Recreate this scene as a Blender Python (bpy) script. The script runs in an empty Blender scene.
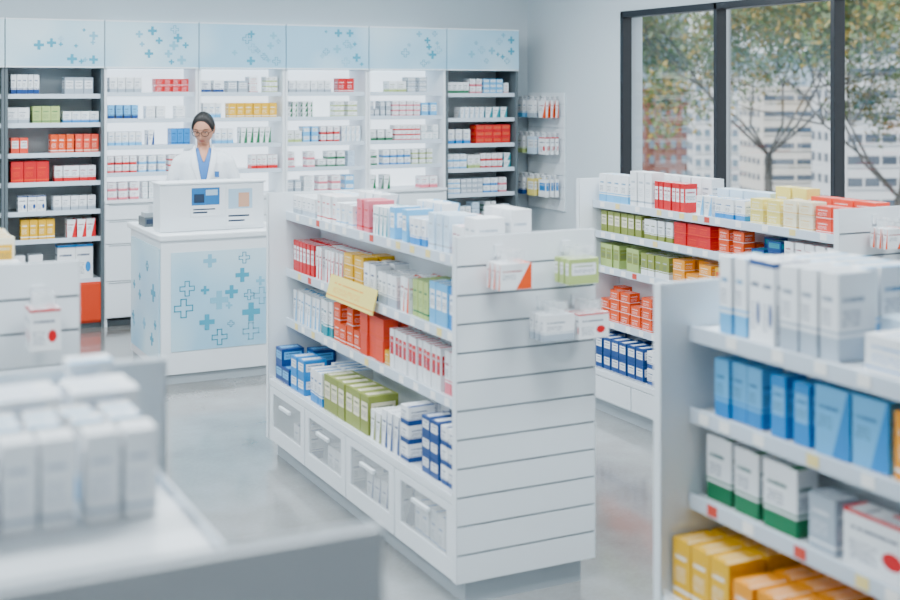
import bpy, math, random
from mathutils import Vector, Matrix, Euler
random.seed(7)
S = bpy.context.scene
COL = S.collection

# ------------------------------------------------------------------ colours
def hexc(h):
    h = h.lstrip('#')
    o = []
    for i in (0, 2, 4):
        c = int(h[i:i+2], 16)/255
        o.append(c/12.92 if c <= .04045 else ((c+.055)/1.055)**2.4)
    return (o[0], o[1], o[2], 1.0)

def mat(name, col, rough=.5, metal=0, emit=0, ecol=None, spec=.5, alpha=1, trans=0):
    m = bpy.data.materials.new(name); m.use_nodes = True
    b = m.node_tree.nodes['Principled BSDF']
    c = hexc(col) if isinstance(col, str) else col
    b.inputs['Base Color'].default_value = c
    b.inputs['Roughness'].default_value = rough
    b.inputs['Metallic'].default_value = metal
    b.inputs['Specular IOR Level'].default_value = spec
    b.inputs['Transmission Weight'].default_value = trans
    b.inputs['Alpha'].default_value = alpha
    if emit:
        b.inputs['Emission Color'].default_value = hexc(ecol) if ecol else c
        b.inputs['Emission Strength'].default_value = emit
    nt = m.node_tree
    tc = nt.nodes.new('ShaderNodeTexCoord'); n = nt.nodes.new('ShaderNodeTexNoise')
    n.inputs['Scale'].default_value = 6; n.inputs['Detail'].default_value = 3
    nt.links.new(tc.outputs['Object'], n.inputs['Vector'])
    mr = nt.nodes.new('ShaderNodeMapRange')
    mr.inputs['To Min'].default_value = max(0, rough-.05); mr.inputs['To Max'].default_value = min(1, rough+.05)
    nt.links.new(n.outputs['Fac'], mr.inputs['Value']); nt.links.new(mr.outputs['Result'], b.inputs['Roughness'])
    return m

class N:
    def __init__(s, m):
        s.nt = m.node_tree
    def m(s, op, a, b=None, c=None):
        n = s.nt.nodes.new('ShaderNodeMath'); n.operation = op
        for i, x in enumerate((a, b, c)):
            if x is None: continue
            if isinstance(x, (int, float)): n.inputs[i].default_value = x
            else: s.nt.links.new(x, n.inputs[i])
        return n.outputs[0]
    def rng(s, v, lo, hi):
        return s.m('MULTIPLY', s.m('GREATER_THAN', v, lo), s.m('LESS_THAN', v, hi))
    def mix(s, f, a, b):
        n = s.nt.nodes.new('ShaderNodeMix'); n.data_type = 'RGBA'
        for sock, x in ((n.inputs[0], f), (n.inputs[6], a), (n.inputs[7], b)):
            if isinstance(x, (int, float, tuple)): sock.default_value = x
            else: s.nt.links.new(x, sock)
        return n.outputs[2]

def carton(pat):
    m = bpy.data.materials.new('carton_print_%d' % pat); m.use_nodes = True
    nt = m.node_tree; b = nt.nodes['Principled BSDF']; k = N(m)
    b.inputs['Roughness'].default_value = .42
    a1 = nt.nodes.new('ShaderNodeAttribute'); a1.attribute_name = 'c1'
    a2 = nt.nodes.new('ShaderNodeAttribute'); a2.attribute_name = 'c2'
    uv = nt.nodes.new('ShaderNodeUVMap'); uv.uv_map = 'UVMap'
    sp = nt.nodes.new('ShaderNodeSeparateXYZ'); nt.links.new(uv.outputs[0], sp.inputs[0])
    u, v = sp.outputs[0], sp.outputs[1]
    def text(freq, uf, off, th):
        rows = k.m('FLOOR', k.m('MULTIPLY', v, freq)); fr = k.m('FRACT', k.m('MULTIPLY', v, freq))
        cx = nt.nodes.new('ShaderNodeCombineXYZ')
        nt.links.new(k.m('MULTIPLY', u, uf), cx.inputs[0]); nt.links.new(k.m('MULTIPLY', rows, 3.7), cx.inputs[1]); cx.inputs[2].default_value = off
        nz = nt.nodes.new('ShaderNodeTexNoise'); nz.inputs['Scale'].default_value = 1.6; nz.inputs['Detail'].default_value = 1
        nt.links.new(cx.outputs[0], nz.inputs['Vector'])
        return k.m('MULTIPLY', k.m('GREATER_THAN', nz.outputs['Fac'], th), k.m('LESS_THAN', fr, .55))
    fine = text(20, 18, 0, .44); big = text(9, 16, 4, .40)
    A, B = a1.outputs['Color'], a2.outputs['Color']
    dark = (.06, .09, .16, 1)
    area = lambda v0, v1, u0, u1: k.m('MULTIPLY', k.rng(v, v0, v1), k.rng(u, u0, u1))
    if pat == 0:
        c = k.mix(k.m('LESS_THAN', v, .27), A, B)
        c = k.mix(k.rng(v, .31, .34), c, B)
        c = k.mix(k.m('MULTIPLY', k.m('MULTIPLY', big, area(.67, .78, .1, .7)), .95), c, k.mix(.5, B, dark))
        c = k.mix(k.m('MULTIPLY', k.m('MULTIPLY', fine, area(.4, .6, .1, .6)), .7), c, dark)
    elif pat == 1:
        lab = area(.36, .82, .1, .9)
        c = k.mix(lab, A, B)
        c = k.mix(k.m('MULTIPLY', k.m('MULTIPLY', big, area(.67, .78, .16, .8)), .9), c, k.mix(.4, A, dark))
        c = k.mix(k.m('MULTIPLY', k.m('MULTIPLY', fine, area(.42, .6, .16, .84)), .7), c, dark)
    elif pat == 2:
        c = k.mix(k.m('GREATER_THAN', k.m('ADD', u, k.m('MULTIPLY', v, -.45)), .5), A, B)
        c = k.mix(k.m('MULTIPLY', k.m('MULTIPLY', big, area(.67, .78, .08, .7)), .95), c, k.mix(.5, B, dark))
        c = k.mix(k.m('MULTIPLY', k.m('MULTIPLY', fine, area(.4, .6, .08, .5)), .7), c, dark)
    elif pat == 3:
        du = k.m('SUBTRACT', u, .72); dv = k.m('SUBTRACT', v, .35)
        r = k.m('SQRT', k.m('ADD', k.m('MULTIPLY', du, du), k.m('MULTIPLY', dv, dv)))
        c = k.mix(k.m('LESS_THAN', r, .15), A, B)
        c = k.mix(k.m('GREATER_THAN', v, .93), c, B)
        c = k.mix(k.m('MULTIPLY', k.m('MULTIPLY', big, area(.67, .78, .1, .8)), .9), c, dark)
        c = k.mix(k.m('MULTIPLY', k.m('MULTIPLY', fine, area(.15, .5, .08, .5)), .6), c, dark)
    else:
        c = k.mix(k.rng(v, .12, .17), A, B)
        c = k.mix(k.m('MULTIPLY', k.m('MULTIPLY', big, area(.67, .78, .12, .75)), .9), c, B)
        c = k.mix(k.m('MULTIPLY', k.m('MULTIPLY', fine, area(.3, .55, .12, .7)), .6), c, B)
    nt.links.new(c, b.inputs['Base Color'])
    return m
CART = [carton(i) for i in range(5)]

WHITE = mat('white_laminate', '#e6ecf1', .35)
WHITE2 = mat('white_panel', '#e3eaef', .42)
GROOVE = mat('slat_groove', '#7f8b94', .6)
GREY = mat('grey_steel', '#b0b9be', .4, .2)
DGREY = mat('dark_grey_post', '#5a6469', .45)
RAIL = mat('price_rail', '#cdd9e5', .3)
KICK = mat('kick_plate', '#a9b2b8', .5)
LIT = mat('backlit_panel', '#f6fafc', .5, emit=1.8, ecol='#e8f4ff')
UNITBACK = mat('unit_back_grey', '#dde3e5', .5)
def head_mat():
    m = mat('header_pale_blue', '#b4d8e6', .45)
    nt = m.node_tree; b = nt.nodes['Principled BSDF']
    tc = nt.nodes.new('ShaderNodeTexCoord'); n = nt.nodes.new('ShaderNodeTexNoise'); n.inputs['Scale'].default_value = 1.6; n.inputs['Detail'].default_value = 1
    nt.links.new(tc.outputs['Object'], n.inputs['Vector'])
    r = nt.nodes.new('ShaderNodeValToRGB'); r.color_ramp.elements[0].position = .38; r.color_ramp.elements[1].position = .64
    r.color_ramp.elements[0].color = hexc('#98c8e0'); r.color_ramp.elements[1].color = hexc('#c9e2ec')
    nt.links.new(n.outputs['Fac'], r.inputs[0]); nt.links.new(r.outputs[0], b.inputs['Base Color'])
    return m
HEAD = head_mat()
PLUS = mat('plus_teal', '#3a9ab6', .5)
PLUSL = mat('plus_light', '#78b6ce', .5)
ORANGE = mat('orange_cabinet', '#cf3a12', .4)
FRAME = mat('window_frame_dark', '#151a21', .4)
CLEAR = mat('clear_plastic', '#f2f7fa', .12, alpha=.25)
HOOK = mat('chrome_hook', '#c8ccd0', .2, 1)

# ------------------------------------------------------------------ mesh builder
W1 = ((1, 1, 1, 1), (1, 1, 1, 1))
class MB:
    def __init__(s, mats):
        s.v = []; s.f = []; s.m = []; s.uv = []; s.c = []; s.mats = mats
    def mi(s, m):
        if m not in s.mats: s.mats.append(m)
        return s.mats.index(m)
    def q(s, ids, m):
        s.f.append(ids); s.m.append(m); s.uv += [(0, 0)]*len(ids); s.c += [W1]*len(ids)
    def box(s, x0, x1, y0, y1, z0, z1, m=0, c1=(1, 1, 1, 1), c2=(1, 1, 1, 1), rot=0, M=None):
        if not isinstance(m, int): m = s.mi(m)
        b = len(s.v)
        P = [(x0, y0, z0), (x1, y0, z0), (x1, y1, z0), (x0, y1, z0), (x0, y0, z1), (x1, y0, z1), (x1, y1, z1), (x0, y1, z1)]
        if rot:
            cx, cy = (x0+x1)/2, (y0+y1)/2; ca, sa = math.cos(rot), math.sin(rot)
            P = [(cx+(x-cx)*ca-(y-cy)*sa, cy+(x-cx)*sa+(y-cy)*ca, z) for x, y, z in P]
        if M is not None: P = [tuple(M @ Vector(p)) for p in P]
        s.v += P
        for q in ((3, 0, 4, 7), (0, 1, 5, 4), (1, 2, 6, 5), (2, 3, 7, 6), (4, 5, 6, 7), (3, 2, 1, 0)):
            s.f.append([b+i for i in q]); s.m.append(m); s.uv += [(0, 0), (1, 0), (1, 1), (0, 1)]
            s.c += [(c1, c2)]*4
    def poly(s, pts, m=0):
        if not isinstance(m, int): m = s.mi(m)
        b = len(s.v); s.v += [tuple(p) for p in pts]; s.q([b+i for i in range(len(pts))], m)
    def tube(s, path, rad, m=0, seg=10, caps=True, sq=1.0):
        if not isinstance(m, int): m = s.mi(m)
        path = [Vector(p) for p in path]; b = len(s.v); a = None
        if not isinstance(rad, (list, tuple)): rad = [rad]*len(path)
        for i, p in enumerate(path):
            d = (path[min(i+1, len(path)-1)]-path[max(i-1, 0)]).normalized()
            if a is None:
                up = Vector((0, 0, 1)) if abs(d.z) < .9 else Vector((0, 1, 0))
                a = d.cross(up).normalized()
            else:
                a = (a-d*a.dot(d)).normalized()
            c = a.cross(d).normalized()
            for j in range(seg):
                t = 2*math.pi*j/seg
                s.v.append(tuple(p+a*math.cos(t)*rad[i]+c*math.sin(t)*rad[i]*sq))
        for i in range(len(path)-1):
            for j in range(seg):
                s.q([b+i*seg+j, b+i*seg+(j+1) % seg, b+(i+1)*seg+(j+1) % seg, b+(i+1)*seg+j], m)
        if caps:
            s.q([b+j for j in range(seg)][::-1], m); s.q([b+(len(path)-1)*seg+j for j in range(seg)], m)
    def rings(s, rg, m=0, seg=20):
        if not isinstance(m, int): m = s.mi(m)
        b = len(s.v)
        for cx, cy, z, rx, ry in rg:
            for j in range(seg):
                t = 2*math.pi*j/seg; s.v.append((cx+rx*math.cos(t), cy+ry*math.sin(t), z))
        for i in range(len(rg)-1):
            for j in range(seg):
                s.q([b+i*seg+j, b+i*seg+(j+1) % seg, b+(i+1)*seg+(j+1) % seg, b+(i+1)*seg+j], m)
        s.q([b+j for j in range(seg)][::-1], m); s.q([b+(len(rg)-1)*seg+j for j in range(seg)], m)
    def ell(s, c, r, m=0, seg=20, rg=12, fn=None, keep=None, mf=None):
        if not isinstance(m, int): m = s.mi(m)
        b = len(s.v); grid = []
        for i in range(rg+1):
            ph = math.pi*i/rg
            for j in range(seg):
                t = 2*math.pi*j/seg
                p = Vector((c[0]+r[0]*math.sin(ph)*math.cos(t), c[1]+r[1]*math.sin(ph)*math.sin(t), c[2]-r[2]*math.cos(ph)))
                if fn: p = fn(p)
                grid.append(p); s.v.append(tuple(p))
        for i in range(rg):
            for j in range(seg):
                ids = [i*seg+j, i*seg+(j+1) % seg, (i+1)*seg+(j+1) % seg, (i+1)*seg+j]
                if keep or mf: cc = sum((grid[k] for k in ids), Vector())/4
                if keep and not keep(cc): continue
                s.q([b+k for k in ids], mf(cc) if mf else m)
    def obj(s, name, parent=None, ploc=(0, 0, 0), bevel=0, smooth=False, M=None, merge=False):
        me = bpy.data.meshes.new(name); me.from_pydata(s.v, [], s.f)
        for m in s.mats: me.materials.append(m)
        me.polygons.foreach_set('material_index', s.m)
        uv = me.uv_layers.new(name='UVMap'); uv.data.foreach_set('uv', [x for p in s.uv for x in p])
        for i, nm in enumerate(('c1', 'c2')):
            a = me.attributes.new(nm, 'FLOAT_COLOR', 'CORNER')
            a.data.foreach_set('color', [x for p in s.c for x in p[i]])
        if smooth: me.polygons.foreach_set('use_smooth', [True]*len(s.f))
        me.update()
        if merge:
            import bmesh
            bm = bmesh.new(); bm.from_mesh(me); bmesh.ops.remove_doubles(bm, verts=bm.verts, dist=1e-5)
            bmesh.ops.recalc_face_normals(bm, faces=bm.faces); bm.to_mesh(me); bm.free()
        o = bpy.data.objects.new(name, me); COL.objects.link(o)
        if M is not None: o.matrix_world = M
        if parent:
            o.parent = parent; o.matrix_parent_inverse = Matrix.Translation(ploc).inverted()
        if bevel:
            md = o.modifiers.new('bevel', 'BEVEL'); md.width = bevel; md.segments = 2; md.limit_method = 'ANGLE'
        return o

def empty(name, loc):
    e = bpy.data.objects.new(name, None); e.location = loc; e.empty_display_size = .2
    COL.objects.link(e); return e

# ------------------------------------------------------------------ room shell
RX0, RX1, RY0, RY1, RZ = -2.2, 5.82, -1.8, 10.0, 3.0
WALL = mat('wall_paint', '#ccd7dd', .7)
WALLD = mat('wall_dark_bounce_cut', '#56616b', .7)  # unseen front wall, tone darkened to cut bounce light on camera-facing panels
CEIL = mat('ceiling_paint', '#e8ecee', .8)
def floor_mat():
    m = bpy.data.materials.new('polished_concrete'); m.use_nodes = True
    nt = m.node_tree; b = nt.nodes['Principled BSDF']; k = N(m)
    tc = nt.nodes.new('ShaderNodeTexCoord')
    def noise(sc, det):
        n = nt.nodes.new('ShaderNodeTexNoise'); n.inputs['Scale'].default_value = sc; n.inputs['Detail'].default_value = det
        nt.links.new(tc.outputs['Object'], n.inputs['Vector']); return n.outputs['Fac']
    n1, n2, n3 = noise(.8, 3), noise(5, 8), noise(60, 4)
    r = nt.nodes.new('ShaderNodeValToRGB'); r.color_ramp.elements[0].position = .36; r.color_ramp.elements[1].position = .62
    r.color_ramp.elements[0].color = hexc('#74716d'); r.color_ramp.elements[1].color = hexc('#979b9c')
    nt.links.new(k.m('ADD', k.m('MULTIPLY', n1, .62), k.m('ADD', k.m('MULTIPLY', n2, .24), k.m('MULTIPLY', n3, .14))), r.inputs[0])
    nt.links.new(r.outputs[0], b.inputs['Base Color'])
    mr = nt.nodes.new('ShaderNodeMapRange'); mr.inputs['To Min'].default_value = .10; mr.inputs['To Max'].default_value = .24
    nt.links.new(n2, mr.inputs['Value']); nt.links.new(mr.outputs[0], b.inputs['Roughness'])
    b.inputs['Coat Weight'].default_value = .6; b.inputs['Coat Roughness'].default_value = .08
    return m
def single(name, boxes, bevel=0, parent=None, ploc=(0, 0, 0)):
    mb = MB([])
    for b in boxes: mb.box(*b)
    return mb.obj(name, parent, ploc, bevel)
single('floor', [(RX0-.2, RX1+.2, RY0-.2, RY1+.2, -.15, 0, floor_mat())])
single('ceiling', [(RX0-.2, RX1+.2, RY0-.2, RY1+.2, RZ, RZ+.15, CEIL)])
single('wall_back', [(RX0-.2, RX1+.2, RY1, RY1+.2, 0, RZ, WALL)])
single('wall_left', [(RX0-.2, RX0, RY0, RY1, 0, RZ, WALL)])
single('wall_front', [(RX0-.2, RX1+.2, RY0-.2, RY0, 0, RZ, WALLD)])
WY0, WY1, WZ0, WZ1 = 2.42, 8.48, .6, 2.42
single('wall_right', [(RX1, RX1+.2, WY1, RY1, 0, RZ, WALL), (RX1, RX1+.2, RY0, WY0, 0, RZ, WALL),
                      (RX1, RX1+.2, WY0, WY1, 0, WZ0, WALL), (RX1, RX1+.2, WY0, WY1, WZ1, RZ, WALL)])
single('baseboard_back', [(RX0, RX1, RY1-.015, RY1, 0, .09, KICK)])
single('baseboard_right', [(RX1-.015, RX1, RY0, RY1-.02, 0, .09, KICK)])
single('baseboard_left', [(RX0, RX0+.015, RY0, RY1-.02, 0, .09, KICK)])
gm = bpy.data.materials.new('window_glass'); gm.use_nodes = True
nt = gm.node_tree; nt.nodes.clear()
o_ = nt.nodes.new('ShaderNodeOutputMaterial'); tr = nt.nodes.new('ShaderNodeBsdfTransparent'); gl = nt.nodes.new('ShaderNodeBsdfGlossy')
gl.inputs['Roughness'].default_value = .02; mx = nt.nodes.new('ShaderNodeMixShader'); mx.inputs[0].default_value = .05
nt.links.new(tr.outputs[0], mx.inputs[1]); nt.links.new(gl.outputs[0], mx.inputs[2]); nt.links.new(mx.outputs[0], o_.inputs[0])
e = empty('window_1', (RX1, (WY0+WY1)/2, WZ0)); pl = e.location.copy()
fr = MB([FRAME])
fr.box(RX1-.02, RX1+.09, WY0, WY1, WZ1-.05, WZ1, 0); fr.box(RX1-.02, RX1+.09, WY0, WY1, WZ0, WZ0+.06, 0)
ys = [8.46, 7.27, 6.09, 4.88, 3.66, 2.44]
for y in ys: fr.box(RX1-.02, RX1+.07, y-.02, y+.02, WZ0, WZ1, 0)
fr.obj('frame', e, pl, .004)
g = MB([gm]); g.box(RX1+.04, RX1+.046, WY0, WY1, WZ0, WZ1, 0); g.obj('glass', e, pl)

# ------------------------------------------------------------------ lights
for i, x in enumerate((-.6, 1.7, 4.0)):
    for j, y in enumerate((.4, 2.9, 5.4, 7.9)):
        e = empty('ceiling_light_panel', (x, y, RZ)); L = (x, y, RZ)
        d = MB([mat('diffuser', '#ffffff', .5, emit=3) if i+j == 0 else bpy.data.materials['diffuser']])
        d.box(x-.56, x+.56, y-.26, y+.26, RZ-.035, RZ-.02, 0); d.obj('diffuser', e, L)
        f = MB([WHITE]); f.box(x-.6, x+.6, y-.3, y+.3, RZ-.02, RZ, 0)
        for a, b_, c_, d_ in ((x-.6, x-.56, y-.3, y+.3), (x+.56, x+.6, y-.3, y+.3), (x-.56, x+.56, y-.3, y-.26), (x-.56, x+.56, y+.26, y+.3)):
            f.box(a, b_, c_, d_, RZ-.045, RZ-.02, 0)
        f.obj('housing', e, L)
        la = bpy.data.lights.new('panel_light', 'AREA'); la.shape = 'RECTANGLE'; la.size = 1.1; la.size_y = .5
        la.energy = (4, 70, 64, 76)[j]; la.color = (.87, .955, 1.0)
        lo = bpy.data.objects.new('panel_light', la); COL.objects.link(lo); lo.location = (x, y, RZ-.05)
        lo.parent = e; lo.matrix_parent_inverse = Matrix.Translation(L).inverted()
sun = bpy.data.lights.new('sun', 'SUN'); sun.energy = 4.6; sun.angle = .02; sun.color = (1, .97, .93)
so = bpy.data.objects.new('sun', sun); COL.objects.link(so); so.location = (0, 0, 20)
so.rotation_euler = Vector((.62, .25, -.75)).to_track_quat('-Z', 'Y').to_euler()
w = bpy.data.worlds.new('World'); S.world = w; w.use_nodes = True
bg = w.node_tree.nodes['Background']
sk = w.node_tree.nodes.new('ShaderNodeTexSky'); sk.sky_type = 'HOSEK_WILKIE'; sk.turbidity = 6; sk.sun_direction = (-.4, -.5, .7)
mxn = w.node_tree.nodes.new('ShaderNodeMix'); mxn.data_type = 'RGBA'; mxn.inputs[0].default_value = .75
w.node_tree.links.new(sk.outputs[0], mxn.inputs[6]); mxn.inputs[7].default_value = (.83, .93, 1, 1)
w.node_tree.links.new(mxn.outputs[2], bg.inputs[0]); bg.inputs[1].default_value = 2.4

# ------------------------------------------------------------------ stock
C = dict(w='#eef1f4', red='#c81f27', org='#e0551f', yel='#e2b02c', lyel='#e8d884', grn='#8a9440', lgr='#aec07e', blue='#1f83c6',
         lblue='#6db3e0', navy='#123f7c', teal='#22909e', pink='#e07a88', gry='#a8b5c2', amb='#ea9a1c', dgrn='#1c6f48', pale='#c8dcec', cor='#e2503e', crm='#ece5cc')
C = {k_: hexc(v_) for k_, v_ in C.items()}
def sat(c, f=1.12):
    l = .2126*c[0]+.7152*c[1]+.0722*c[2]
    return tuple(min(.95, max(0, l+(x-l)*f)) for x in c[:3])+(1,)
C = {k_: (v_ if k_ in ('w', 'gry', 'grn') else sat(v_)) for k_, v_ in C.items()}
def jit(c, a=.06):
    f = 1+random.uniform(-a, a); return (min(1, c[0]*f), min(1, c[1]*f), min(1, c[2]*f), 1)
def place(mb, face, front, z, groups, depth, rows=2, miss=.03):
    for gdef in groups:
        s0, s1, wd, h, n, a, b, p = gdef[:8]
        dp = gdef[8] if len(gdef) > 8 else min(depth*.48, .13)
        cnt = max(1, int((s1-s0+.004)/wd)); pitch = (s1-s0)/cnt
        for i in range(cnt):
            for r in range(rows):
                if (r+1)*dp > depth: break
                nn = n if r == 0 or random.random() < .6 else max(1, n-1)
                if n > 1 and random.random() < .15: nn = max(1, nn-1)
                if r == 0 and wd < .09 and random.random() < miss: continue
                off = random.uniform(0, .01)
                for k in range(nn):
                    c0 = s0+i*pitch+.002; c1 = min(c0+wd-.003, s0+(i+1)*pitch-.001)
                    t0 = .012+r*dp+off; t1 = t0+dp-.013
                    z0 = z+.0015+k*h; z1 = z0+h-.0012
                    if face == 'L': bx = (front+t0, front+t1, c0, c1)
                    elif face == 'R': bx = (front-t1, front-t0, c0, c1)
                    else: bx = (c0, c1, front+t0, front+t1)
                    mb.box(*bx, z0, z1, p, jit(C[a]), jit(C[b]), rot=random.uniform(-.03, .03))
PAL = [('w', 'blue', 0), ('w', 'red', 0), ('w', 'teal', 2), ('w', 'gry', 0), ('w', 'grn', 2), ('w', 'navy', 3), ('org', 'w', 1), ('blue', 'w', 1),
       ('w', 'org', 2), ('w', 'lblue', 0), ('yel', 'w', 4), ('pale', 'navy', 4), ('w', 'pink', 0), ('grn', 'w', 1), ('w', 'gry', 3), ('w', 'blue', 4)]
SOFTP = [('w', 'blue', 0), ('w', 'lblue', 0), ('w', 'teal', 4), ('w', 'pale', 2), ('pale', 'navy', 4), ('w', 'lgr', 0), ('w', 'pink', 0), ('w', 'red', 4), ('gry', 'w', 1), ('w', 'dgrn', 0), ('w', 'navy', 2), ('lblue', 'w', 1)]
def rnd(s0, s1, hmax, pal=PAL, fill=.85, hmin=.05):
    out = []; s = s0
    while s < s1-.07:
        L = random.uniform(.12, .28); L = min(L, s1-s)
        if random.random() < fill:
            a, b, p = random.choice(pal); wd = random.uniform(.04, .085)
            n = random.choice((1, 1, 2, 2, 3)); h = min(random.uniform(hmin, .13), hmax/n)
            if n == 1: h = max(h, hmax*.75)
            out.append((s, s+L-.008, wd, h, n, a, b, p))
        s += L
    return out

# ------------------------------------------------------------------ gondolas
def pack_on_hook(name, M, pat, a, b, wd=.13, h=.11, n=3):
    e = empty(name, M.translation); pl = M.translation.copy()
    k = MB([])
    k.tube([M @ Vector((0, .0, h*.5+.03)), M @ Vector((0, -.135, h*.5+.025)), M @ Vector((0, -.142, h*.5+.04))], .0025, HOOK, 6)
    k.box(-.018, .018, -.008, 0, h*.5+.01, h*.5+.05, WHITE2, M=M)
    k.box(-.02, .02, -.148, -.145, h*.5+.022, h*.5+.05, CLEAR, M=M)
    k.obj('hook', e, pl)
    m = MB(list(CART))
    for i in range(n):
        y = -.125+i*.036
        m.box(-wd/2, wd/2, y, y+.024, -h/2, h/2, pat, C[a], C[b], M=M)
        m.box(-.03, .03, y+.010, y+.012, h/2, h/2+.04, CLEAR, M=M)
    m.obj('hanging_boxes', e, pl, .0015)
    return e

TAGM = [mat('paper_tag', '#fbfbf8', .6), mat('paper_tag_yellow', '#f0dc90', .6), mat('paper_tag_red', '#d4493a', .6)]
def gondola(x0, x1, y0, y1, shelves, base, top=1.285, drawers=True, rshelves=None):
    L = ((x0+x1)/2, (y0+y1)/2, 0)
    e = empty('gondola_shelving_unit', L)
    cx = (x0+x1)/2; pt = .028; ins = .095
    for nm, ya, yb, out in (('end_panel_near', y0, y0+pt, -1), ('end_panel_far', y1-pt, y1, 1)):
        m = MB([WHITE2]); z = .085
        m.box(x0, x1, ya if out > 0 else ya+.009, yb if out < 0 else yb-.009, .085, top-.001, GROOVE)
        fr_y = (ya, ya+.0088) if out < 0 else (yb-.0088, yb)
        nsl = 12; hh_ = (top-.085)/nsl
        for i in range(nsl):
            za = .085+i*hh_
            m.box(x0-.001, x1+.001, fr_y[0], fr_y[1], za, za+hh_-(.008 if i < nsl-1 else -.0005), 0)
        iy = (yb, yb+.003) if out < 0 else (ya-.003, ya)
        m.box(x0-.0015, x1+.0015, iy[0], iy[1], .085, top, 0)
        m.box(x0-.003, x0, min(ya, iy[0]), max(yb, iy[1]), .085, top, 0)
        m.box(x1, x1+.003, min(ya, iy[0]), max(yb, iy[1]), .085, top, 0)
        m.obj(nm, e, L)
    a, b = y0+pt+.004, y1-pt-.004
    m = MB([WHITE2]); m.box(cx-.015, cx+.015, a, b, .09, shelves[0]-.03, 0); m.obj('spine_panel', e, L)
    m = MB([WHITE]); z = shelves[0]
    m.box(x0+ins, x1-ins, a, b, z-.028, z, 0)
    for s, sx in ((0, x0+ins), (1, x1-ins)):
        xx = (sx-.008, sx) if s == 0 else (sx, sx+.008)
        m.box(xx[0], xx[1], a, b, z-.034, z+.008, RAIL)
    for s, lst in ((0, shelves[1:]), (1, (rshelves or shelves)[1:])):
        for z in lst:
            if s == 0:
                m.box(x0+ins, cx-.016, a, b, z-.022, z, 0); m.box(x0+ins-.008, x0+ins, a, b, z-.03, z+.01, RAIL)
            else:
                m.box(cx+.016, x1-ins, a, b, z-.022, z, 0); m.box(x1-ins, x1-ins+.008, a, b, z-.03, z+.01, RAIL)
    m.obj('shelves', e, L, .0015)
    m = MB([WHITE])
    m.box(x0+.001, cx-.016, a, b, base-.03, base, 0); m.box(cx+.016, x1-.001, a, b, base-.03, base, 0)
    m.box(x0+.001, x0+.009, a, b, base+.0, base+.018, CLEAR); m.box(x1-.009, x1-.001, a, b, base, base+.018, CLEAR)
    nb = max(2, round((b-a)/.5)); wd = (b-a)/nb
    for i in range(nb):
        ya, yb = a+i*wd+.004, a+(i+1)*wd-.004
        for sx in (0, 1):
            xa, xb = (x0+.001, x0+.017) if sx == 0 else (x1-.017, x1-.001)
            zt = base-.034; zb = .085
            if drawers and zt-zb > .2:
                m.box(xa, xb, ya, yb, zb, zb+.07, 0); m.box(xa, xb, ya, yb, zt-.03, zt, 0)
                m.box(xa, xb, ya, ya+.05, zb+.07, zt-.03, 0); m.box(xa, xb, yb-.05, yb, zb+.07, zt-.03, 0)
                m.box(xa+.004, xb-.006, ya+.05, yb-.05, zb+.07, zt-.03, CLEAR)
                hx = (xa-.014, xa) if sx == 0 else (xb, xb+.014)
                ym = (ya+yb)/2
                m.box(hx[0], hx[1], ym-.07, ym+.07, zt-.075, zt-.06, WHITE2)
            else:
                m.box(xa, xb, ya, yb, zb, zt, 0)
    m.box(x0+.02, x1-.02, a, b, .07, .085, 0)
    m.obj('base_drawers', e, L, .002)
    m = MB([KICK]); m.box(x0+.045, x1-.045, y0+.025, y1-.025, 0, .084, 0); m.obj('kick_plate', e, L)
    m = MB(list(TAGM))
    for z in shelves:
        y = a+.05
        while y < b-.08:
            q = random.random()
            m.box(x0+ins-.0095, x0+ins-.0082, y, y+.04, z-.024, z+.004, 1 if q < .1 else (2 if q < .16 else 0))
            y += random.uniform(.08, .2)
    m.obj('price_tags', e, L)
    return e

# central gondola
SH = [1.185, .905, .66]
gondola(1.965, 2.53, 3.86, 5.92, SH, .38)
st = MB(list(CART)); X = 2.065
place(st, 'L', X, 1.185, [
    (5.55, 5.86, .06, .09, 1, 'w', 'gry', 0), (5.30, 5.53, .05, .12, 1, 'w', 'red', 4), (5.08, 5.28, .05, .10, 1, 'w', 'lblue', 4), (4.90, 5.06, .06, .135, 1, 'pink', 'red', 4), (4.72, 4.88, .04, .12, 1, 'w', 'teal', 2),
    (4.52, 4.70, .05, .13, 1, 'lblue', 'w', 1), (4.36, 4.50, .045, .105, 1, 'w', 'blue', 0), (4.16, 4.34, .05, .14, 1, 'pale', 'gry', 4), (4.04, 4.14, .05, .11, 1, 'w', 'pink', 0), (3.93, 4.03, .05, .15, 1, 'w', 'gry', 4)], .34, 1)
place(st, 'L', X+.14, 1.185, [(5.4, 5.8, .08, .11, 1, 'w', 'lblue', 0), (5.1, 5.38, .09, .14, 1, 'w', 'gry', 2), (4.8, 5.06, .09, .1, 1, 'pale', 'navy', 4), (4.5, 4.75, .07, .15, 1, 'w', 'lblue', 2), (4.25, 4.47, .07, .12, 1, 'w', 'red', 0), (3.93, 4.22, .07, .175, 1, 'w', 'gry', 4)], .2, 1)
place(st, 'L', X, .905, [
    (5.58, 5.86, .045, .15, 1, 'red', 'w', 1), (5.22, 5.56, .04, .15, 1, 'w', 'red', 2), (4.98, 5.20, .1, .055, 3, 'yel', 'w', 4), (4.83, 4.97, .06, .15, 1, 'w', 'navy', 0),
    (4.62, 4.82, .05, .13, 1, 'w', 'gry', 0), (4.5, 4.61, .045, .14, 1, 'w', 'org', 2), (4.33, 4.49, .045, .145, 1, 'lgr', 'dgrn', 4), (4.16, 4.32, .05, .16, 1, 'lblue', 'w', 1), (3.93, 4.15, .05, .16, 1, 'blue', 'w', 1)], .17, 2)
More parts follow.
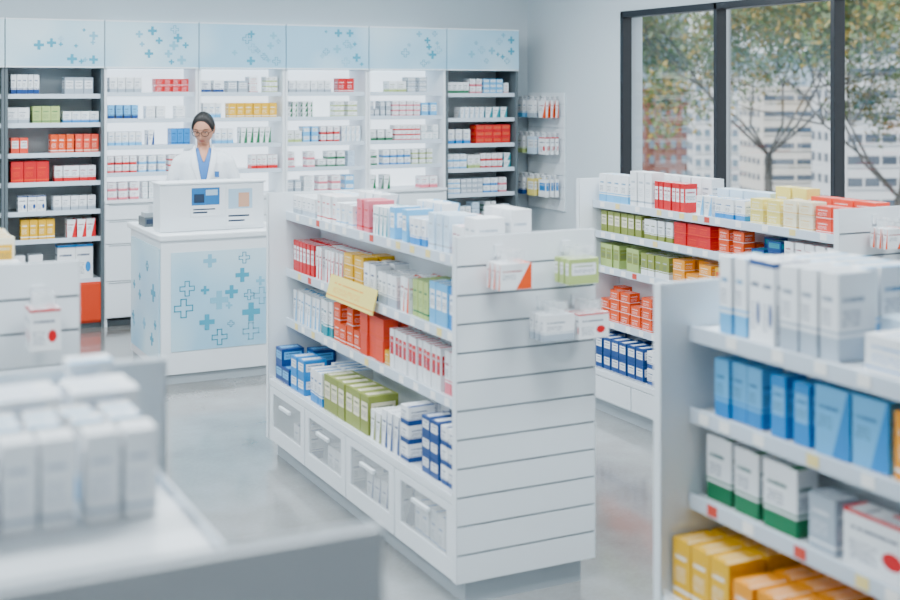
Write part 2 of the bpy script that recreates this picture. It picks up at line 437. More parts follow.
place(st, 'L', X, .66, [
    (5.50, 5.86, .05, .15, 1, 'w', 'lblue', 2), (5.34, 5.49, .05, .16, 1, 'w', 'teal', 0), (5.02, 5.32, .075, .085, 2, 'org', 'w', 4), (4.76, 5.00, .08, .09, 2, 'cor', 'org', 4),
    (4.70, 4.75, .05, .06, 2, 'yel', 'w', 4), (4.22, 4.69, .04, .16, 1, 'w', 'red', 1), (3.93, 4.2, .05, .16, 1, 'w', 'pink', 0)], .17, 2)
X = 1.975
place(st, 'L', X, .38, [
    (5.66, 5.86, .1, .08, 2, 'navy', 'lblue', 1), (5.46, 5.64, .085, .08, 2, 'blue', 'w', 1), (5.22, 5.44, .05, .15, 1, 'w', 'blue', 0), (4.72, 5.20, .08, .16, 1, 'grn', 'crm', 1, .15),
    (4.58, 4.70, .05, .12, 1, 'w', 'grn', 2), (4.40, 4.57, .055, .15, 1, 'w', 'navy', 2), (4.23, 4.39, .075, .07, 3, 'w', 'navy', 0), (4.06, 4.21, .07, .07, 3, 'navy', 'w', 1), (3.93, 4.05, .055, .07, 3, 'w', 'navy', 0)], .26, 2)
place(st, 'L', X+.01, .088, [(3.95, 4.3, .06, .17, 1, 'w', 'blue', 0), (4.45, 4.75, .07, .15, 1, 'w', 'navy', 2), (4.95, 5.2, .08, .14, 1, 'w', 'gry', 0), (5.45, 5.75, .08, .13, 1, 'w', 'navy', 0)], .2, 1)
for z in (.905, .66): place(st, 'R', 2.435, z, rnd(3.95, 5.85, .17), .17, 1)
place(st, 'R', 2.52, .38, rnd(3.95, 5.85, .17), .22, 1)
st.obj('medicine_box_stock')
e = empty('yellow_promo_card', (2.045, 5.0, .915)); pl = e.location.copy()
m = MB(list(CART)); Mx = Matrix.Translation((2.035, 5.0, .915)) @ Matrix.Rotation(math.radians(14), 4, 'Y')
m.box(-.003, .003, -.26, .26, -.05, .055, 4, C['lyel'], C['amb'], M=Mx); m.obj('card', e, pl)
for (x, z, p, a, b) in ((2.127, 1.155, 2, 'w', 'org'), (2.402, 1.155, 1, 'lgr', 'w'), (2.30, .965, 0, 'w', 'gry'), (2.445, .96, 3, 'w', 'red')):
    pack_on_hook('hanging_medicine_pack', Matrix.Translation((x, 3.859, z)), p, a, b, wd=.125, h=.09)

# right rear gondola
SH2 = [1.155, .985, .79, .49]
gondola(3.85, 4.42, 4.0, 6.06, SH2, .24, drawers=False)
st = MB(list(CART)); X = 3.95
place(st, 'L', X, 1.155, [
    (5.72, 6.0, .07, .16, 1, 'w', 'lblue', 0), (5.50, 5.70, .06, .19, 1, 'w', 'gry', 4), (5.22, 5.48, .035, .15, 1, 'red', 'w', 1), (5.0, 5.2, .06, .1, 1, 'w', 'lblue', 2), (4.75, 4.98, .07, .1, 1, 'w', 'blue', 0),
    (4.5, 4.73, .09, .06, 2, 'lyel', 'w', 4), (4.28, 4.49, .09, .065, 2, 'crm', 'yel', 4), (4.07, 4.27, .1, .06, 2, 'cor', 'w', 4)], .2, 1)
place(st, 'L', X+.16, 1.155, [(5.2, 5.9, .08, .17, 1, 'w', 'gry', 0), (4.75, 5.15, .1, .13, 1, 'pale', 'w', 4), (4.5, 4.72, .1, .17, 1, 'lyel', 'w', 4), (4.07, 4.48, .13, .07, 2, 'cor', 'w', 4)], .2, 1)
place(st, 'L', X, .985, [
    (5.6, 6.0, .06, .12, 1, 'grn', 'crm', 1), (5.32, 5.58, .06, .11, 1, 'w', 'grn', 0), (5.0, 5.3, .1, .06, 2, 'red', 'org', 4), (4.75, 4.98, .08, .06, 2, 'org', 'w', 4), (4.5, 4.73, .09, .05, 2, 'navy', 'teal', 1), (4.07, 4.48, .06, .11, 1, 'w', 'red', 0)], .17, 2)
place(st, 'L', X, .79, [
    (5.62, 6.0, .06, .13, 1, 'lgr', 'grn', 1), (5.35, 5.6, .06, .12, 1, 'grn', 'w', 0), (5.0, 5.33, .1, .06, 2, 'amb', 'w', 4), (4.6, 4.98, .07, .12, 1, 'yel', 'org', 1), (4.07, 4.58, .07, .12, 1, 'w', 'org', 0)], .17, 2)
place(st, 'L', X, .49, [(5.5, 6.0, .09, .06, 3, 'org', 'w', 4), (5.2, 5.48, .09, .07, 3, 'cor', 'red', 1), (4.6, 5.18, .09, .08, 2, 'amb', 'w', 4), (4.07, 4.58, .08, .1, 1, 'w', 'red', 0)], .17, 2)
place(st, 'L', 3.86, .24, [(5.45, 6.0, .07, .09, 2, 'navy', 'w', 1), (5.2, 5.43, .07, .09, 2, 'w', 'navy', 0), (4.6, 5.18, .09, .08, 2, 'blue', 'w', 1), (4.07, 4.58, .08, .1, 2, 'w', 'navy', 0)], .25, 2)
for z in (.985, .79, .49): place(st, 'R', 4.325, z, rnd(4.1, 6.0, .13), .17, 1)
place(st, 'R', 4.41, .24, rnd(4.1, 6.0, .15), .2, 1)
st.obj('medicine_box_stock')
pack_on_hook('hanging_medicine_pack', Matrix.Translation((4.05, 3.999, 1.165)), 2, 'w', 'org', wd=.11, h=.085)
pack_on_hook('hanging_medicine_pack', Matrix.Translation((4.22, 3.999, 1.165)), 0, 'w', 'gry', wd=.11, h=.085)
pack_on_hook('hanging_medicine_pack', Matrix.Translation((4.06, 3.999, .98)), 3, 'w', 'lgr', wd=.11, h=.085)

# front right gondola
SH3 = [1.165, .946, .718]
gondola(1.97, 2.54, .66, 2.72, SH3, .47)
st = MB(list(CART)); X = 2.075
place(st, 'L', X, 1.165, [
    (2.50, 2.60, .048, .2, 1, 'w', 'lblue', 0), (2.39, 2.49, .048, .205, 1, 'w', 'navy', 3), (2.18, 2.37, .062, .205, 1, 'w', 'gry', 0), (1.45, 2.10, .16, .085, 1, 'w', 'blue', 4), (.75, 1.4, .1, .14, 1, 'w', 'lblue', 0)], .34, 1, 0)
place(st, 'L', X+.13, 1.165, [(2.3, 2.6, .07, .19, 1, 'w', 'lblue', 0), (1.5, 2.22, .2, .10, 1, 'pale', 'lblue', 4), (.75, 1.45, .1, .15, 1, 'w', 'teal', 0)], .34, 2, 0)
place(st, 'L', X, .946, [
    (2.44, 2.62, .058, .15, 1, 'lblue', 'blue', 0), (2.27, 2.43, .055, .15, 1, 'blue', 'lblue', 1), (2.03, 2.25, .108, .16, 1, 'lblue', 'blue', 2), (1.8, 2.02, .1, .15, 1, 'amb', 'w', 4), (.75, 1.78, .08, .14, 1, 'blue', 'w', 1)], .17, 1, 0)
place(st, 'L', X, .718, [
    (2.56, 2.67, .1, .17, 1, 'w', 'dgrn', 0), (2.45, 2.55, .095, .165, 1, 'w', 'dgrn', 0), (2.31, 2.44, .12, .165, 1, 'w', 'dgrn', 0), (2.18, 2.28, .09, .13, 1, 'gry', 'w', 4), (1.75, 2.16, .2, .13, 1, 'w', 'red', 3), (.75, 1.7, .1, .15, 1, 'w', 'grn', 0)], .17, 1, 0)
place(st, 'L', 1.98, .47, [(2.45, 2.68, .075, .155, 1, 'yel', 'w', 4), (2.2, 2.43, .075, .13, 1, 'amb', 'w', 4), (1.7, 2.18, .1, .12, 1, 'yel', 'org', 1), (.75, 1.68, .1, .15, 1, 'w', 'yel', 0)], .26, 2, 0)
for z in (.946, .718): place(st, 'R', 2.44, z, rnd(.75, 2.65, .17), .17, 1)
place(st, 'R', 2.53, .47, rnd(.75, 2.65, .17), .2, 1)
st.obj('medicine_box_stock')

# left middle gondola
gondola(.12, .69, 3.84, 5.92, [1.185, .905, .66], .38)
st = MB(list(CART))
place(st, 'R', .59, 1.185, [(3.9, 4.3, .1, .055, 1, 'w', 'teal', 4), (4.35, 4.9, .07, .12, 1, 'crm', 'yel', 1), (4.95, 5.85, .07, .14, 1, 'w', 'lblue', 0)], .18, 1)
place(st, 'L', .225, 1.185, rnd(3.95, 5.85, .14, SOFTP), .16, 1)
for z in (.905, .66):
    place(st, 'R', .588, z, rnd(3.95, 5.85, .17), .17, 1); place(st, 'L', .222, z, rnd(3.95, 5.85, .17), .17, 1)
place(st, 'R', .68, .38, rnd(3.95, 5.85, .17), .22, 1)
place(st, 'L', .13, .38, rnd(3.95, 5.85, .17), .22, 1)
st.obj('medicine_box_stock')
pack_on_hook('hanging_medicine_pack', Matrix.Translation((.575, 3.839, 1.11)), 3, 'w', 'red', wd=.085, h=.12)
pack_on_hook('hanging_medicine_pack', Matrix.Translation((.3, 3.839, 1.10)), 2, 'w', 'lblue', wd=.1, h=.12)

# front left gondola
gondola(.02, .585, 1.345, 2.40, [1.165, .905, .66], .38)
st = MB(list(CART))
place(st, 'R', .47, 1.165, [(1.86, 1.97, .065, .13, 1, 'w', 'gry', 4, .06), (1.98, 2.09, .055, .12, 1, 'w', 'lblue', 0, .06)], .37, 6)
place(st, 'R', .49, 1.165, [(2.10, 2.22, .06, .045, 3, 'w', 'blue', 4, .12), (2.23, 2.36, .065, .048, 3, 'w', 'lblue', 0, .09)], .37, 4)
place(st, 'R', .588-.1, .905, [(1.5, 2.3, .08, .15, 1, 'w', 'teal', 0)], .17, 1)
place(st, 'R', .588-.1, .66, [(1.5, 2.3, .08, .15, 1, 'w', 'lblue', 0)], .17, 1)
place(st, 'R', .575, .38, [(1.5, 2.3, .08, .15, 1, 'w', 'grn', 0)], .17, 1)
for z in (.905, .66, ): place(st, 'L', .12, z, rnd(1.45, 2.3, .17), .17, 1)
st.obj('medicine_box_stock')

# ------------------------------------------------------------------ plus graphics
def pluses(mb, x0, x1, z0, z1, y, n, smin, smax, axis='F', seed=0, clump=None):
    r = random.Random(seed); done = []
    t = 0
    while len(done) < n and t < 500:
        t += 1
        s = r.uniform(smin, smax)
        u = r.uniform(x0+s, x1-s); v = r.uniform(z0+s, z1-s)
        if clump and r.random() < .7:
            u = min(max(r.gauss(clump[0], clump[2]), x0+s), x1-s); v = min(max(r.gauss(clump[1], clump[2]), z0+s), z1-s)
        if any(abs(u-a)+abs(v-b) < (s+c)*1.1 for a, b, c in done): continue
        done.append((u, v, s)); w_ = s*.3
        outline = r.random() < .35
        m_ = PLUSL if r.random() < .4 else PLUS
        def bx(a, b, c, d, dy=.002, mm=m_):
            if axis == 'F': mb.box(a, b, y-dy, y, c, d, mm)
            else: mb.box(y-dy, y, a, b, c, d, mm)
        if outline:
            tk = s*.12
            P = [(-w_, -s), (w_, -s), (w_, -w_), (s, -w_), (s, w_), (w_, w_), (w_, s), (-w_, s), (-w_, w_), (-s, w_), (-s, -w_), (-w_, -w_)]
            for i in range(12):
                (a, b), (c, d) = P[i], P[(i+1) % 12]
                bx(u+min(a, c)-tk/2, u+max(a, c)+tk/2, v+min(b, d)-tk/2, v+max(b, d)+tk/2)
        else:
            bx(u-w_, u+w_, v-s, v+s); bx(u-s, u-w_, v-w_, v+w_); bx(u+w_, u+s, v-w_, v+w_)

# ------------------------------------------------------------------ wall cabinets
YF, YB = 9.6, 9.985
ZG = [1.748, 1.534, 1.312, 1.098, .883, .677, .366]
ZL = [1.76, 1.56, 1.355, 1.15, .95]
def unit(i, x0, x1, lit):
    L = ((x0+x1)/2, (YF+YB)/2, 0)
    e = empty('display_cabinet', L)
    post = WHITE if lit else DGREY
    m = MB([post])
    m.box(x0+.002, x0+.022, YF, YB, 0.0, 2.30, 0); m.box(x1-.022, x1-.002, YF, YB, 0, 2.30, 0)
    m.obj('side_panels', e, L)
    m = MB([LIT if lit else UNITBACK]); m.box(x0+.023, x1-.023, YB-.02, YB, .06, 2.29, 0); m.obj('back_panel', e, L)
    m = MB([WHITE]); m.box(x0+.004, x1-.004, YF-.02, YB-.03, 1.95, 2.31, HEAD)
    m.box(x0+.004, x1-.004, YF-.024, YF-.0205, 1.95, 1.96, WHITE); m.box(x0+.004, x1-.004, YF-.024, YF-.0205, 2.30, 2.31, WHITE)
    pluses(m, x0+.2, x1-.05, 1.98, 2.28, YF-.0205, 12, .012, .036, 'F', i, (x0+.5, 2.12, .10))
    m.obj('header_box', e, L)
    zs = ZL if lit else ZG
    m = MB([WHITE if lit else GREY])
    for z in zs:
        if lit and z == .95: continue
        m.box(x0+.023, x1-.023, YF+.03, YB-.021, z-.018, z, 0)
        m.box(x0+.023, x1-.023, YF+.022, YF+.03, z-.026, z+.008, RAIL)
    m.obj('shelves', e, L)
    m = MB([WHITE])
    if lit:
        m.box(x0+.023, x1-.023, YF-.06+.07, YB-.022, .06, .95, 0)
        for a, b in ((.07, .34), (.346, .62), (.626, .8), (.806, .925)):
            m.box(x0+.004, x1-.004, YF-.02, YF-.002, a, b, 0)
            m.box(x0+.03, x1-.03, YF-.024, YF-.0205, b-.012, b-.004, GREY)
        m.box(x0+.002, x1-.002, YF-.03, YF-.0, .93, .95, 0)
    else:
        m.box(x0+.023, x1-.023, YF+.01, YB-.022, .04, .345, ORANGE)
        m.box(x0+.026, (x0+x1)/2-.003, YF-.008, YF+.009, .06, .335, ORANGE); m.box((x0+x1)/2+.003, x1-.026, YF-.008, YF+.009, .06, .335, ORANGE)
        for hx in (-.03, .02): m.box((x0+x1)/2+hx, (x0+x1)/2+hx+.01, YF-.02, YF-.008, .2, .3, GREY)
    m.obj('base_cabinet', e, L, .002)
    m = MB([DGREY]); m.box(x0+.023, x1-.023, YF+.03, YB-.022, 0, .039, 0); m.obj('kick_plate', e, L)
    return e
edges = [.49, 1.2, 1.91, 2.63, 3.34, 4.06, 4.78, 5.49]
st = MB(list(CART))
G = {
 1: {0: [(.05, .25, .04, .15, 1, 'w', 'navy', 0), (.43, .64, .07, .13, 1, 'gry', 'w', 1)], 1: [(.02, .18, .08, .12, 1, 'w', 'gry', 0), (.2, .4, .065, .13, 1, 'lgr', 'dgrn', 4), (.42, .68, .065, .09, 1, 'w', 'blue', 0)],
     2: [(.05, .17, .06, .12, 1, 'cor', 'w', 1), (.33, .5, .055, .14, 1, 'org', 'w', 4), (.51, .68, .055, .14, 1, 'cor', 'crm', 4)], 3: [(.05, .32, .09, .16, 1, 'red', 'org', 4), (.36, .66, .06, .12, 1, 'w', 'red', 0)],
     4: [(.1, .3, .065, .12, 1, 'w', 'navy', 3), (.35, .66, .06, .11, 1, 'w', 'gry', 0)], 5: [(.12, .36, .06, .15, 1, 'yel', 'w', 4), (.45, .66, .07, .14, 1, 'w', 'red', 2)], 6: [(.05, .3, .1, .2, 1, 'w', 'gry', 0), (.38, .64, .13, .26, 1, 'w', 'blue', 3)]},
 2: {0: [(.05, .3, .06, .12, 1, 'w', 'gry', 0), (.4, .66, .065, .055, 2, 'red', 'w', 4)], 1: [(.04, .28, .05, .11, 1, 'lblue', 'navy', 0), (.33, .64, .07, .10, 1, 'w', 'gry', 4)], 2: [(.04, .3, .05, .11, 1, 'w', 'lblue', 0), (.34, .44, .05, .12, 1, 'w', 'navy', 2), (.52, .67, .05, .13, 1, 'blue', 'navy', 4)]},
 3: {1: [(.26, .66, .065, .12, 1, 'yel', 'w', 4), (.05, .2, .05, .12, 1, 'w', 'lblue', 0)], 2: [(.05, .3, .05, .12, 1, 'w', 'lblue', 0), (.36, .66, .05, .13, 1, 'w', 'dgrn', 2)]},
 4: {0: [(.05, .42, .06, .1, 1, 'w', 'gry', 0), (.48, .62, .07, .12, 1, 'red', 'w', 4)]},
 6: {2: [(.05, .28, .06, .13, 1, 'w', 'blue', 0), (.32, .66, .085, .055, 3, 'red', 'org', 1)]},
}
for i in range(7):
    lit = i in (2, 3, 4, 5)
    unit(i, edges[i], edges[i+1], lit)
    for j, z in enumerate(ZL if lit else ZG):
        gp = G.get(i, {}).get(j)
        if gp: gp = [(edges[i]+q[0], edges[i]+q[1])+q[2:] for q in gp]
        else:
            pal = SOFTP+[('w', 'red', 0), ('w', 'dgrn', 2), ('w', 'navy', 0)] if lit else PAL[:4]+SOFTP
            gp = rnd(edges[i]+.035, edges[i+1]-.035, .13 if z > .4 else .2, pal, .95, .07)
        place(st, 'F', YF+.04, z, gp, .3, 1)
st.obj('medicine_box_stock')

e = empty('hook_display_rack', (RX1, 9.65, 1.25)); pl = e.location.copy()
m = MB([WHITE2])
m.box(RX1-.012, RX1-.0015, 9.33, 9.95, .72, 1.76, WALL)
for i in range(10): m.box(RX1-.022, RX1-.012, 9.33, 9.95, .724+i*.104, .724+i*.104+.098, 0)
m.obj('slat_board', e, pl)
k = MB([HOOK]); p = MB(list(CART))
for r, z in enumerate((1.62, 1.30, .93)):
    for q in range(3):
        y = 9.42+q*.2; a, b, pt_ = [('w', 'org', 2), ('w', 'gry', 0), ('w', 'lblue', 0), ('w', 'red', 3), ('pale', 'w', 1), ('w', 'lgr', 0), ('w', 'blue', 1), ('lyel', 'w', 1), ('w', 'navy', 0)][(r*3+q)]
        k.tube([(RX1-.02, y, z+.10), (RX1-.2, y, z+.095), (RX1-.21, y, z+.11)], .004, 0, 6)
        for t in range(3):
            xx = RX1-.19+t*.05; p.box(xx, xx+.03, y-.06, y+.06, z-.08, z+.07, pt_, C[a], C[b]); p.box(xx+.015, xx+.018, y-.03, y+.03, z+.07, z+.11, 4, C['w'], C['gry'])
k.obj('hooks', e, pl); p.obj('hanging_boxes', e, pl)

# ------------------------------------------------------------------ service counter
cx0, cx1, cy0, cy1 = 1.84, 2.60, 7.55, 8.42
L = ((cx0+cx1)/2, (cy0+cy1)/2, 0)
e = empty('service_counter', L)
m = MB([WHITE]); m.box(cx0+.01, cx1-.01, cy0+.01, cy1, .06, .872, 0)
m.box(cx0, cx1, cy0, cy0+.0098, .06, .872, 0); m.obj('body', e, L, .003)
m = MB([KICK]); m.box(cx0+.02, cx1-.02, cy0+.02, cy1-.02, 0, .06, 0); m.obj('kick_plate', e, L)
m = MB([WHITE]); m.box(cx0-.015, cx1+.06, cy0-.02, cy1+.01, .873, .91, 0); m.obj('counter_top', e, L, .008)
m = MB([HEAD]); m.box(cx0+.06, cx1-.06, cy0-.006, cy0-.0005, .2, .80, 0)
pluses(m, cx0+.08, cx1-.08, .22, .78, cy0-.0065, 17, .02, .058, 'F', 5, (cx0+.36, .5, .15))
m.box(cx0-.002, cx0+.0095, cy0+.06, cy1-.06, .12, .82, 0)
pluses(m, cy0+.1, cy1-.1, .17, .78, cx0-.0025, 10, .02, .055, 'S', 8)
m.obj('graphic_panels', e, L)
sx, sy = -.045, -.16
m = MB([WHITE]); m.box(1.91+sx, 2.575+sx, 7.84+sy, 7.875+sy, .911, 1.20, 0); m.box(1.91+sx, 1.94+sx, 7.8755+sy, 8.02+sy, .911, 1.20, 0); m.box(2.545+sx, 2.575+sx, 7.8755+sy, 8.02+sy, .911, 1.20, 0)
m.box(1.90+sx, 2.585+sx, 7.83+sy, 8.03+sy, 1.201, 1.215, 0); m.obj('raised_screen', e, L, .004)
POST = mat('poster_blue', '#1c70ae', .4); PW = mat('poster_white', '#e9eef2', .4); PO = mat('poster_skin', '#d4a286', .4); PD = mat('poster_dark', '#24354d', .4); PL2 = mat('poster_pale', '#a9c7dc', .4)
m = MB([PW]); y = 7.8385+sy
m.box(2.053, 2.245, y-.003, y, 1.0, 1.185, PW); m.box(2.06, 2.238, y-.0045, y-.0031, 1.07, 1.178, POST); m.box(2.075, 2.14, y-.006, y-.0046, 1.085, 1.14, PD); m.box(2.15, 2.225, y-.006, y-.0046, 1.13, 1.165, PL2); m.box(2.07, 2.16, y-.0045, y-.0031, 1.02, 1.03, PD); m.box(2.07, 2.21, y-.0045, y-.0031, 1.04, 1.048, PD)
m.obj('poster_small', e, L)
m = MB([PW]); m.box(2.281, 2.464, y-.003, y, .93, 1.18, PW); m.box(2.295, 2.45, y-.0045, y-.0031, 1.04, 1.165, PL2); m.box(2.36, 2.43, y-.006, y-.0046, 1.05, 1.14, PO); m.box(2.295, 2.43, y-.0045, y-.0031, .99, 1.0, PD); m.box(2.295, 2.40, y-.0045, y-.0031, .96, .97, PD)
m.obj('poster_large', e, L)
e = empty('computer_monitor', (2.2, 8.0, .911)); pl = e.location.copy()
m = MB([WHITE]); m.box(1.97, 2.45, 7.95, 7.975, .95, 1.205, 0); m.box(1.985, 2.435, 7.9755, 7.978, .965, 1.195, PD); m.obj('screen', e, pl, .004)
m = MB([GREY]); m.box(2.19, 2.23, 7.93, 7.9495, .925, 1.1, 0); m.box(2.12, 2.30, 7.9, 8.05, .911, .924, 0); m.obj('stand', e, pl, .003)
e = empty('keyboard', (2.23, 8.2, .911)); pl = e.location.copy()
m = MB([WHITE]); m.box(2.03, 2.43, 8.12, 8.25, .9105, .922, 0)
for i in range(14):
    for j in range(4): m.box(2.04+i*.0275, 2.04+i*.0275+.023, 8.13+j*.029, 8.13+j*.029+.024, .9222, .928, GREY)
m.obj('keys', e, pl)
e = empty('receipt_printer', (1.92, 8.14, .911)); pl = e.location.copy()
m = MB([GREY]); m.box(1.855, 1.965, 8.04, 8.22, .911, .97, DGREY); m.box(1.86, 1.96, 8.05, 8.17, .9705, 1.0, GREY); m.box(1.88, 1.94, 8.055, 8.058, 1.0, 1.05, PW); m.box(1.865, 1.955, 8.035, 8.0395, .93, .96, PD)
m.obj('body', e, pl, .006)

# ------------------------------------------------------------------ pharmacist
PX, PY = 2.41, 8.66
R0 = Matrix.Translation((PX, PY, 0)) @ Matrix.Rotation(math.radians(-15), 4, 'Z')
pe = empty('pharmacist_woman', (PX, PY, 0))
PL = (PX, PY, 0)
SKIN = mat('skin', '#b98166', .5); COAT = mat('lab_coat', '#dfe5ec', .75); HAIR = mat('dark_hair', '#0c0807', .6)
SHIRT = mat('blue_shirt', '#3470b2', .7); TROU = mat('navy_trousers', '#2a3442', .8); LIPS = mat('lips', '#9c5248', .45); BLK = mat('glasses_black', '#08080a', .3)
EYEW = mat('eye_white', '#d8d2cc', .3); IRIS = mat('iris_brown', '#3a2417', .3); SHOE = mat('shoes_white', '#d8d8d8', .5); STETH = mat('badge_blue', '#2d6aa8', .4)
def rem(o, vs, it=4):
    md = o.modifiers.new('remesh', 'REMESH'); md.mode = 'VOXEL'; md.voxel_size = vs; md.use_smooth_shade = True
    sm_ = o.modifiers.new('smooth', 'SMOOTH'); sm_.factor = .6; sm_.iterations = it
m = MB([TROU])
m.rings([(0, .01, .62, .16, .12), (0, .01, .85, .17, .125), (0, .01, 1.0, .15, .11)], 0)
for s in (-1, 1): m.tube([(s*.085, .01, .88), (s*.09, 0, .7), (s*.095, -.01, .47), (s*.095, .015, .28), (s*.095, .02, .085)], [.09, .085, .06, .055, .045], 0, 14)
o = m.obj('trousers', pe, PL, M=R0); rem(o, .012)
m = MB([SHOE])
for s in (-1, 1): m.ell((s*.1, -.03, .045), (.042, .12, .045), 0); m.ell((s*.097, .03, .075), (.036, .05, .04), 0)
o = m.obj('shoes', pe, PL, M=R0); rem(o, .008)
m = MB([COAT])
m.rings([(0, .01, .60, .215, .17), (0, .01, .8, .205, .16), (0, .005, .95, .195, .15), (0, 0, 1.08, .160, .12), (0, -.005, 1.2, .165, .122), (0, 0, 1.28, .162, .118), (0, .005, 1.325, .142, .10), (0, .01, 1.358, .10, .082), (0, .014, 1.382, .066, .062)], 0, 28)
EL = [(-.238, .04, 1.06), (.25, .04, 1.06)]; WR = [(-.15, -.19, 1.0), (.16, -.20, 1.0)]
for s, el, wr in ((-1, EL[0], WR[0]), (1, EL[1], WR[1])):
    m.tube([(s*.06, .012, 1.318), (s*.12, .012, 1.308), (s*.165, .015, 1.275), (s*.198, .022, 1.19), (s*.222, .032, 1.12), el, ((el[0]*.8+wr[0]*.2), el[1]*.8+wr[1]*.2, el[2]*.8+wr[2]*.2), ((el[0]*.45+wr[0]*.55), el[1]*.45+wr[1]*.55, el[2]*.45+wr[2]*.55), wr], [.045, .052, .054, .051, .048, .047, .045, .042, .038], 0, 18)
o = m.obj('lab_coat', pe, PL, M=R0); rem(o, .009, 6)
def strip(name, pts, material, th=.006):
    m = MB([material])
    for i in range(len(pts)-1):
        a, b = pts[i], pts[i+1]
        for j in range(len(a)-1): m.poly([a[j], a[j+1], b[j+1], b[j]], 0)
    o = m.obj(name, pe, PL, M=R0, merge=True, smooth=True); md = o.modifiers.new('sol', 'SOLIDIFY'); md.thickness = th; md.offset = 0
    sd = o.modifiers.new('sub', 'SUBSURF'); sd.levels = sd.render_levels = 1
    return o
def cy_(x, z, e=0):
    T = [(.95, .195, .15, .005), (1.08, .16, .12, 0), (1.2, .165, .122, -.005), (1.28, .162, .118, 0), (1.33, .15, .10, .005), (1.365, .105, .082, .01), (1.39, .07, .066, .012), (1.43, .06, .058, .012)]
    for a, b in zip(T, T[1:]):
        if a[0] <= z <= b[0]:
            t = (z-a[0])/(b[0]-a[0]); rx, ry, c = (a[i]+(b[i]-a[i])*t for i in (1, 2, 3))
            return c-ry*math.sqrt(max(0, 1-min(.98, abs(x)/rx)**2))-e
    return -.1
def row(x0, x1, z, e, n=4): return [(x0+(x1-x0)*i/n, cy_(x0+(x1-x0)*i/n, z, e), z) for i in range(n+1)]
strip('shirt', [row(-.058, .058, 1.385, .001), row(-.052, .052, 1.35, .002), row(-.045, .045, 1.30, .003), row(-.034, .034, 1.24, .003), row(-.018, .018, 1.16, .003), row(-.003, .003, 1.1, .003)], SHIRT)
strip('neckline_skin', [row(-.045, .045, 1.40, .006), row(-.036, .036, 1.375, .007), row(-.028, .028, 1.35, .007), row(-.014, .014, 1.31, .007), row(-.002, .002, 1.285, .006)], SKIN)
for s in (-1, 1):
    strip('lapel_%d' % (1 if s < 0 else 2), [row(s*.052, s*.064, 1.40, .006), row(s*.055, s*.086, 1.365, .012), row(s*.050, s*.092, 1.31, .012), row(s*.038, s*.085, 1.25, .011), row(s*.020, s*.05, 1.17, .009), row(s*.003, s*.012, 1.09, .006)], COAT, .007)
m = MB([STETH]); m.box(.075, .105, cy_(.095, 1.2)-.012, cy_(.095, 1.2)-.006, 1.18, 1.22, 0); m.obj('name_badge', pe, PL, M=R0)
Hm = R0 @ Matrix.Translation((0, -.035, 1.512)) @ Matrix.Rotation(math.radians(-14), 4, 'Z') @ Matrix.Rotation(math.radians(17), 4, 'X')
def gs(d, s): return math.exp(-d*d/(2*s*s))
def skull(p):
    q = p.copy()
    if q.z < 0:
        t = min(1, -q.z/.11); q.x *= 1-.30*t*t
        if q.y > 0: q.y *= 1-.40*t
    if q.y < 0:
        fl = min(1, -q.y/.04)
        q.y = q.y*(1-.05*fl)
        x, z = q.x, q.z; d = 0
        for sx_ in (-1, 1):
            d -= .010*gs(x-sx_*.030, .013)*gs(z-.004, .009)
            d += .004*gs(x-sx_*.042, .016)*gs(z+.030, .016)
            d += .003*gs(x-sx_*.028, .018)*gs(z-.026, .007)
            d += .006*gs(x-sx_*.011, .005)*gs(z+.036, .006)
        t = (0.014-z)/.048
        if 0 < t < 1.25:
            hgt = .004+.017*t if t < 1 else .021*max(0, 1-(t-1)*4)
            d += hgt*gs(x, .0065+.0035*min(t, 1))
        d += .0060*gs(x, .017)*gs(z+.058, .0042)
        d += .0065*gs(x, .014)*gs(z+.068, .0046)
        d -= .003*gs(x, .02)*gs(z+.079, .005)
        d += .007*gs(x, .018)*gs(z+.097, .012)
        q.y -= d*fl
    return q
def lipf(c): return 1 if (c.y < -.06 and abs(c.x) < .0205 and (abs(c.z+.063) < .0098*(1-(c.x/.0215)**2)**.5)) else 0
m = MB([SKIN, LIPS])
m.ell((0, 0, 0), (.069, .094, .112), 0, seg=160, rg=150, fn=skull, mf=lipf)
m.obj('head', pe, PL, M=Hm, smooth=True, merge=True)
m = MB([SKIN])
for s in (-1, 1):
    m.ell((s*.070, .008, -.008), (.007, .017, .028)); m.ell((s*.074, .014, .004), (.006, .014, .018))
o = m.obj('ears', pe, PL, M=Hm); rem(o, .003, 2)
m = MB([SKIN]); m.tube([(0, .03, 1.34), (0, .016, 1.40), (0, .0, 1.47)], [.052, .044, .047], 0, 24); o = m.obj('neck', pe, PL, M=R0, smooth=True)
m = MB([EYEW])
for s in (-1, 1):
    m.ell((s*.030, -.0765, .003), (.0125, .009, .0058)); m.ell((s*.030, -.0835, .0015), (.005, .0028, .0048), IRIS)
    m.ell((s*.030, -.0775, .0075), (.0135, .0095, .0048), SKIN)
    m.tube([(s*.044, -.079, .004), (s*.037, -.0855, .0050), (s*.030, -.0875, .0052), (s*.022, -.086, .0048), (s*.017, -.082, .003)], .0011, HAIR, 6)
    m.tube([(s*.050, -.078, .022), (s*.042, -.0865, .0275), (s*.030, -.092, .0285), (s*.016, -.0935, .024)], [.0012, .0022, .0026, .002], HAIR, 6)
m.obj('eyes_and_brows', pe, PL, M=Hm, smooth=True)
m = MB([BLK])
for s in (-1, 1):
    pts = []
    for i in range(25):
        t = 2*math.pi*i/24; pts.append((s*.032+.025*math.cos(t), -.101+abs(s*.032+.025*math.cos(t))*.06, -.001+.019*math.sin(t)))
    m.tube(pts, .0025, 0, 6, caps=False)
    m.tube([(s*.056, -.097, .004), (s*.069, -.065, .005), (s*.074, .005, .010)], .0019, 0, 6)
